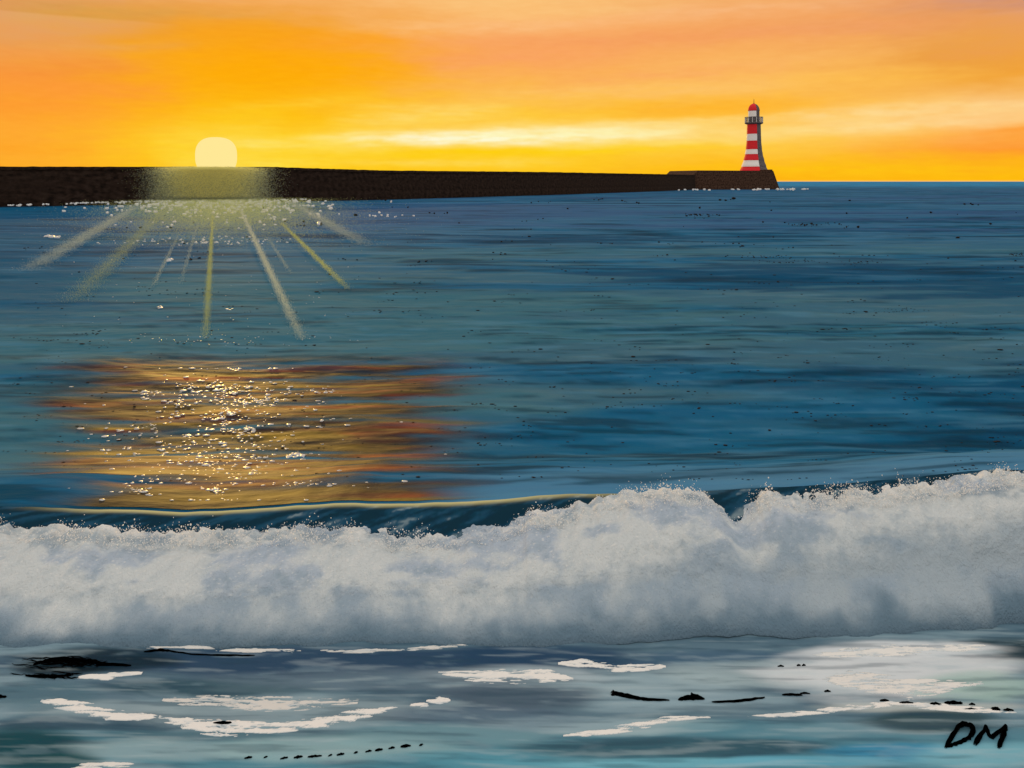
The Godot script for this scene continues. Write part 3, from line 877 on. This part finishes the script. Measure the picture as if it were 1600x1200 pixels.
func make_driftwood() -> void:
	strand("driftwood_branch", [[955, 1083, 5], [962, 1084, 4], [985, 1089, 3], [1005, 1093, 2.4], [1046, 1095, 1.4]], "thin dark driftwood branch with a knobbed left end", "driftwood")
	var stump := strand("driftwood_stump", [[1060, 1094, 1.5], [1072, 1092, 4], [1088, 1091, 4.6], [1101, 1093, 1.6]], "short thick driftwood piece with an upright twig", "driftwood")
	var g := ground(1086, 1092) - stump.position
	obj("twig", tube([g + Vector3(0.03, 0.0, 0), g + Vector3(0.0, 0.02, 0), g + Vector3(-0.03, 0.045, 0)], [0.011, 0.010, 0.007], 7), mat.dark, stump)
	strand("driftwood_stick", [[1112, 1097, 1], [1140, 1097, 2], [1170, 1095, 2.4], [1195, 1091, 1.2]], "slim dark stick right of the driftwood stump", "driftwood")
	var bits := [[1238, 1086, 16, 2.2], [1258, 1083, 8, 1.6], [1293, 1080, 5, 1.8], [1382, 1096, 7, 2.0], [1416, 1100, 11, 2.2], [1462, 1102, 9, 2.4], [1490, 1100, 14, 3.0], [1519, 1102, 5, 1.6], [1518, 1110, 10, 1.4], [1556, 1110, 7, 3.4], [1576, 1111, 8, 2.2], [1220, 1038, 5, 1.4], [1248, 1037, 3, 1.6], [1256, 1037, 3, 1.5]]
	var nth := ["first", "second", "third", "fourth", "fifth", "sixth", "seventh", "eighth", "ninth", "tenth", "eleventh", "twelfth", "thirteenth", "fourteenth"]
	bits.sort_custom(func(a, b): return a[0] < b[0])
	var count := 0
	for b in bits:
		var left: float = b[0] - b[2]
		strand("weed_scrap", [[left, b[1] + 0.5, b[3] * 0.6], [b[0], b[1], b[3]], [b[0] + b[2], b[1] + 0.8, b[3] * 0.5]], nth[count] + " small black seaweed scrap from the left, on the pale foam at right", "seaweed", "black weed scraps on the foam at right")
		count += 1
	var low := [[388, 1185, 6, 2.0], [415, 1184, 3, 1.4], [444, 1186, 6, 1.6], [466, 1185, 7, 2.0], [492, 1184, 11, 1.8], [516, 1183, 3, 1.6], [532, 1182, 6, 1.8], [556, 1179, 3, 1.6], [576, 1177, 5, 1.6], [592, 1175, 6, 2.2], [612, 1172, 5, 1.8], [634, 1169, 8, 2.6], [658, 1167, 3, 1.6]]
	count = 0
	for b in low:
		var left: float = b[0] - b[2]
		strand("weed_scrap", [[left, b[1] + 0.8, b[3] * 0.6], [b[0], b[1], b[3]], [b[0] + b[2], b[1] - 0.8, b[3] * 0.5]], nth[count] + " small black seaweed scrap from the left in the row at bottom centre", "seaweed", "black weed scraps in the row at bottom centre")
		count += 1
	var bunch := func(root: Node3D, at: Vector2, sx: float, sy: float, count: int, sd: int) -> void:
		var r := RandomNumberGenerator.new()
		r.seed = sd
		for k in count:
			var x := at.x + r.randfn() * sx
			var y := at.y + r.randfn() * sy
			var pts := []
			var rad := []
			for q in 7:
				var f := ground(x + (q - 3) * sx * r.randf_range(0.18, 0.26), y + r.randfn() * sy * 0.3 + 0.4 * q)
				pts.append(f + Vector3.UP * (wash_height(f.x, -f.z) + r.randf_range(0.001, 0.012)) - root.position)
				rad.append(r.randf_range(0.003, 0.007) * (1.0 - absf(q - 3) / 4.0))
			obj("frond", tube(pts, rad, 6), mat.dark, root)
	var t1 := strand("weed_tangle", [[52, 1040, 1.5], [75, 1035, 3], [100, 1033, 3.5], [130, 1036, 3], [165, 1039, 2], [205, 1041, 1]], "thick black tangle of seaweed at left under the wave", "seaweed")
	bunch.call(t1, Vector2(105, 1035), 32.0, 4.0, 34, 5)
	var t2 := strand("weed_tangle", [[40, 1058, 1.5], [62, 1060, 2.6], [88, 1059, 2.4], [115, 1056, 1.2]], "dark seaweed tangle just below the thick black one", "seaweed")
	bunch.call(t2, Vector2(72, 1058), 22.0, 2.4, 12, 6)
	strand("weed_tangle", [[150, 1041, 1.5], [170, 1040, 2.4], [205, 1041, 1.5]], "short flat weed clump right of the thick black tangle", "seaweed")
	strand("weed_tangle", [[-10, 1091, 3], [0, 1090, 3], [10, 1090, 1.5]], "black weed end at the left edge", "seaweed")
	strand("weed_strand", [[225, 1021, 1.2], [250, 1018, 2.2], [265, 1019, 1.4], [300, 1023, 1.0], [350, 1023, 1.4], [398, 1023, 0.9]], "long thin black weed strand on the pale foam line", "seaweed")
	strand("weed_strand", [[333, 1129, 1.2], [350, 1130, 3.4], [362, 1130, 1.4]], "black weed scrap in the broad curved foam patch", "seaweed")

func make_letters() -> void:
	# the painter's signature, built as two dark letters lying on the shallow water
	var d := [[1477, 1169, 3.2], [1497, 1138, 4.0], [1505, 1134, 4.2], [1518, 1136, 4.2], [1521, 1144, 4.0], [1514, 1155, 3.6], [1496, 1163, 3.4], [1478, 1168, 2.6]]
	var m := [[1523, 1165, 4.0], [1541, 1138, 3.6], [1545, 1150, 3.2], [1549, 1154, 3.2], [1572, 1137, 3.6], [1569, 1148, 4.2], [1560, 1171, 3.4]]
	for q in d + m: q[2] *= 0.82
	var ink: StandardMaterial3D = mat.dark
	mat.dark = mat.dark.duplicate()
	mat.dark.albedo_color = Color(0.12, 0.2, 0.22)
	strand("letter", d, "dark letter D of the painter signature at the bottom right", "letter", "", 0.1)
	strand("letter", m, "dark letter M of the painter signature at the bottom right", "letter", "", 0.1)
	mat.dark = ink

# ------------------------------------------------------------------ sun glints built as white flecks, foam and weed out on the sea
func make_flecks() -> void:
	var r := RandomNumberGenerator.new()
	r.seed = 12
	var m := blob(9)
	var put := func(px: float, py: float, size: float) -> Transform3D:
		var g := ground(px, py)
		var d := -g.z
		var h := sea_height(g.x, d)
		if d < 13.0:                                  # on the back of the swell
			for k in 6:
				g = ground(px, py, h)
				d = maxf(-g.z, crest_line(g.x) + 0.05)
				h = sea_height(g.x, d)
		var s := size * d / FOCAL * 0.5
		return Transform3D(Basis.from_euler(Vector3(r.randf_range(-0.15, 0.15), r.randf() * 6.0, r.randf_range(-0.15, 0.15))).scaled(Vector3(s * r.randf_range(0.8, 1.8), s * (r.randf_range(0.2, 0.4) if d < 40.0 else r.randf_range(0.7, 1.0)), s)), Vector3(g.x, h + s * 0.3 + (0.5 if d > 60.0 else 0.0), -d))
	var places := []
	# sun glints on the painted reflection, built as white flecks: clusters, and a scatter round them
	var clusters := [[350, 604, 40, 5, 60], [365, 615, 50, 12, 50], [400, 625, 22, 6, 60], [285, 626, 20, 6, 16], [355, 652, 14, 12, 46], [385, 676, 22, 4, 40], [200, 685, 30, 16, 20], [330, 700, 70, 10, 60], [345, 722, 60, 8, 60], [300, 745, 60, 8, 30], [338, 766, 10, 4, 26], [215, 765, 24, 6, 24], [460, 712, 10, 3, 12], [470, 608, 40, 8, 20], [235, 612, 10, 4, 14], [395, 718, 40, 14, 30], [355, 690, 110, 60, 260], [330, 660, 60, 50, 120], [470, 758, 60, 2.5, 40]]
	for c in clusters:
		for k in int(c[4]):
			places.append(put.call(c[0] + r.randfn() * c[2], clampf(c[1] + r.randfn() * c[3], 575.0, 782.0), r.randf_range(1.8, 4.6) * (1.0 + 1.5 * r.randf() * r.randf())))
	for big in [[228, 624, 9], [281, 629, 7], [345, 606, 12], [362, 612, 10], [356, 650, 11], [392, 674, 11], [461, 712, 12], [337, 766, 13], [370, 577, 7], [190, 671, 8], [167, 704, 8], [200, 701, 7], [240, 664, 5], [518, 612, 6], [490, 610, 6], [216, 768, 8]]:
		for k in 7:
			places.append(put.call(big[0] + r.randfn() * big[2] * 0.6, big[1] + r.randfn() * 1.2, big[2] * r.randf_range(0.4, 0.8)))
	tag(stuff("glitter_flecks", places, m, mat.white), "white flecks standing in for sun glints in the golden patch", "sea foam", "", "stuff")
	places = []
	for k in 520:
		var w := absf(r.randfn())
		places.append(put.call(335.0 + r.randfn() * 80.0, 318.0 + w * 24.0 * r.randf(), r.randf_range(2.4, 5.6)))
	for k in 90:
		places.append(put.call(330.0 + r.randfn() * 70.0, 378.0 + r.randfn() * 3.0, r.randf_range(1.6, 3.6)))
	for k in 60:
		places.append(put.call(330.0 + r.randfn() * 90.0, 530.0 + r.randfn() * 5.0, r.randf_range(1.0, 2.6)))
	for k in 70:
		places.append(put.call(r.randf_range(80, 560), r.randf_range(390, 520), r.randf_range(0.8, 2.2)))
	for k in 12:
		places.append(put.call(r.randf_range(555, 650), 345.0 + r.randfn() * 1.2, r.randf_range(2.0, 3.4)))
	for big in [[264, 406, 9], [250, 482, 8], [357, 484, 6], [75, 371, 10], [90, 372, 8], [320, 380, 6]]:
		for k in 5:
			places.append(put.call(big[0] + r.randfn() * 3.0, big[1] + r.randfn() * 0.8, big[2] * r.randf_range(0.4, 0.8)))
	tag(stuff("sparkle_flecks", places, m, mat.white), "white flecks standing in for sun sparkles on the far water", "sea foam", "", "stuff")
	# broken white water along the foot of the pier
	places = []
	for k in 420:
		var t := r.randf()
		var px := r.randf_range(0, 480) if t < 0.72 else r.randf_range(1060, 1265)
		var line := table([0, 240, 420, 600, 1088, 1300], [325.5, 319.0, 316.0, 313.5, 298.0, 297.0], px)
		if n_d.get_noise_1d(px * 0.05) > -0.1:
			places.append(put.call(px, line + absf(r.randfn()) * 0.7, r.randf_range(1.6, 3.8)))
	tag(stuff("surf_line", places, m, mat.white), "broken white water along the foot of the pier", "sea foam", "", "stuff")
	# dark weed specks
	places = []
	for k in 640:
		var py := 310.0 + pow(r.randf(), 0.8) * 440.0
		var px := r.randf_range(0, 1600)
		var drift := 4 if r.randf() < 0.35 else 1
		for q in drift:
			places.append(put.call(px + q * r.randf_range(2, 14), py + r.randfn() * 1.2, r.randf_range(1.4, 3.8) * (1.7 if r.randf() < 0.12 else 1.0)))
	for c in [[1190, 402, 26], [1240, 410, 30], [1340, 412, 14], [1090, 344, 16], [1265, 360, 18], [1590, 397, 10], [1400, 484, 16]]:
		for k in 34:
			places.append(put.call(c[0] + r.randfn() * c[2], c[1] + r.randfn() * 1.6, r.randf_range(1.0, 2.6)))
	tag(stuff("weed_specks", places, m, mat.dark), "dark specks of weed scattered over the sea", "seaweed", "", "stuff")

# ------------------------------------------------------------------ sun glow and beams, painted as coloured droplets
func glow_material(c: Color, through := 0.8) -> StandardMaterial3D:
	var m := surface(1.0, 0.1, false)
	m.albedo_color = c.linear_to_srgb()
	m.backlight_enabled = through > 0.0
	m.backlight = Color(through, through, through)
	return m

func make_sun_glow(az: float) -> void:
	var r := RandomNumberGenerator.new()
	r.seed = 21
	var drop := blob(31)
	var el := atan2(HORIZON - 250.0, FOCAL)
	var ray := Vector3(sin(az), tan(el), -cos(az)).normalized()
	var across := Vector3(-ray.z, 0, ray.x).normalized()
	var droplet := func(p: Vector3, size: float) -> Transform3D:
		return Transform3D(Basis.from_euler(Vector3(r.randf() * 6.0, r.randf() * 6.0, 0)).scaled(Vector3.ONE * size), p)
	# sun glare before the pier, its glow put into the droplet colour
	var foot := ground(330, 318) * 0.955
	var side := Vector3(-foot.z, 0, foot.x).normalized()
	var away := Vector3(foot.x, 0, foot.z).normalized()
	var m := -foot.z / FOCAL                    # metres to a picture unit at that distance
	var places := []
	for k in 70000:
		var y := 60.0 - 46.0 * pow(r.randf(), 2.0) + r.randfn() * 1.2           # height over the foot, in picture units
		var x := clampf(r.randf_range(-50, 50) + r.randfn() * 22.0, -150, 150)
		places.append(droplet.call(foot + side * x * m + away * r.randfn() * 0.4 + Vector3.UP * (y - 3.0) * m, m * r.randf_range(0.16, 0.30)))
	tag(stuff("glow_droplets", places, drop, glow_material(Color(1.0, 0.93, 0.36), 0.0)), "yellow sun glow painted with fine droplets at the pier top", "spray", "", "stuff")
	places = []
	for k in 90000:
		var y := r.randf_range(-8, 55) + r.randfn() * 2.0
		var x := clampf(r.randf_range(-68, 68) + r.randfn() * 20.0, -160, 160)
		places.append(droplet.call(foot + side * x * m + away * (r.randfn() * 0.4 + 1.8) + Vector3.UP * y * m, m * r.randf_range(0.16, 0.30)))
	tag(stuff("glare_droplets", places, drop, glow_material(Color(0.58, 0.64, 0.46), 0.0)), "grey-green sun glare painted with droplets over the foot of the pier", "mist", "", "stuff")
	# the glow on the water in front, again in the droplet colour
	places = []
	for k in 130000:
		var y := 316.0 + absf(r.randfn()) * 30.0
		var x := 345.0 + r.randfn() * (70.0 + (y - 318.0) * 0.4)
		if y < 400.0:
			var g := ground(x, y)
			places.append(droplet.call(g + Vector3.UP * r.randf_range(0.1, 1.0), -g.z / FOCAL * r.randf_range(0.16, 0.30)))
	tag(stuff("low_glow_droplets", places, drop, glow_material(Color(0.80, 0.80, 0.30), 0.3)), "low olive sun glow painted with droplets over the water", "mist", "", "stuff")
	# shafts of sunlight put into coloured droplets, all parallel to the sun's rays:
	# near end over the water at (x, y), far end where the shaft fades, width, droplets, colour
	var pale := glow_material(Color(0.70, 0.72, 0.52))
	var olive := glow_material(Color(0.58, 0.60, 0.22))
	var yellow := glow_material(Color(0.86, 0.82, 0.14))
	var cream := glow_material(Color(0.97, 0.93, 0.62))
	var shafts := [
		[44, 426, 205, 325, 24, 1500, pale, "pale wide shaft of painted sunlight at the far left"],
		[112, 476, 250, 325, 26, 1200, olive, "faint olive shaft of painted sunlight second from left"],
		[321, 532, 328, 340, 8, 900, yellow, "narrow yellow shaft of painted sunlight straight below the sun"],
		[472, 534, 388, 330, 11, 1500, cream, "bright cream shaft of painted sunlight slanting right"],
		[544, 454, 462, 350, 8, 700, yellow, "short yellow shaft of painted sunlight right of the cream one"],
		[572, 386, 470, 318, 20, 900, pale, "pale short shaft of painted sunlight at the far right"],
		[238, 452, 278, 370, 5, 160, pale, "thin faint streak of painted sunlight left of the middle"],
		[282, 446, 302, 350, 5, 140, pale, "thinner faint streak of painted sunlight beside the yellow shaft"],
		[455, 430, 425, 370, 5, 110, pale, "faint short streak of painted sunlight right of the cream shaft"]]
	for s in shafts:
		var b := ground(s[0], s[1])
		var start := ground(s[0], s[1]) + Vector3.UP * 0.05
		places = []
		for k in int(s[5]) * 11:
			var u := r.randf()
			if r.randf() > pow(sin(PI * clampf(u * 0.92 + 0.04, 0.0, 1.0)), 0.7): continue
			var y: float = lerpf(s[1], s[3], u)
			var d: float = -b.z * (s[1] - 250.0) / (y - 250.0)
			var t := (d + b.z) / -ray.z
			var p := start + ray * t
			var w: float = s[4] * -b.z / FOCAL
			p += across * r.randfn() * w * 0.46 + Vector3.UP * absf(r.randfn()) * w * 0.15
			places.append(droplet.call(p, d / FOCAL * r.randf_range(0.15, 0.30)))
		tag(stuff("painted_shaft", places, drop, s[6]), s[7], "sunbeam", "", "stuff")
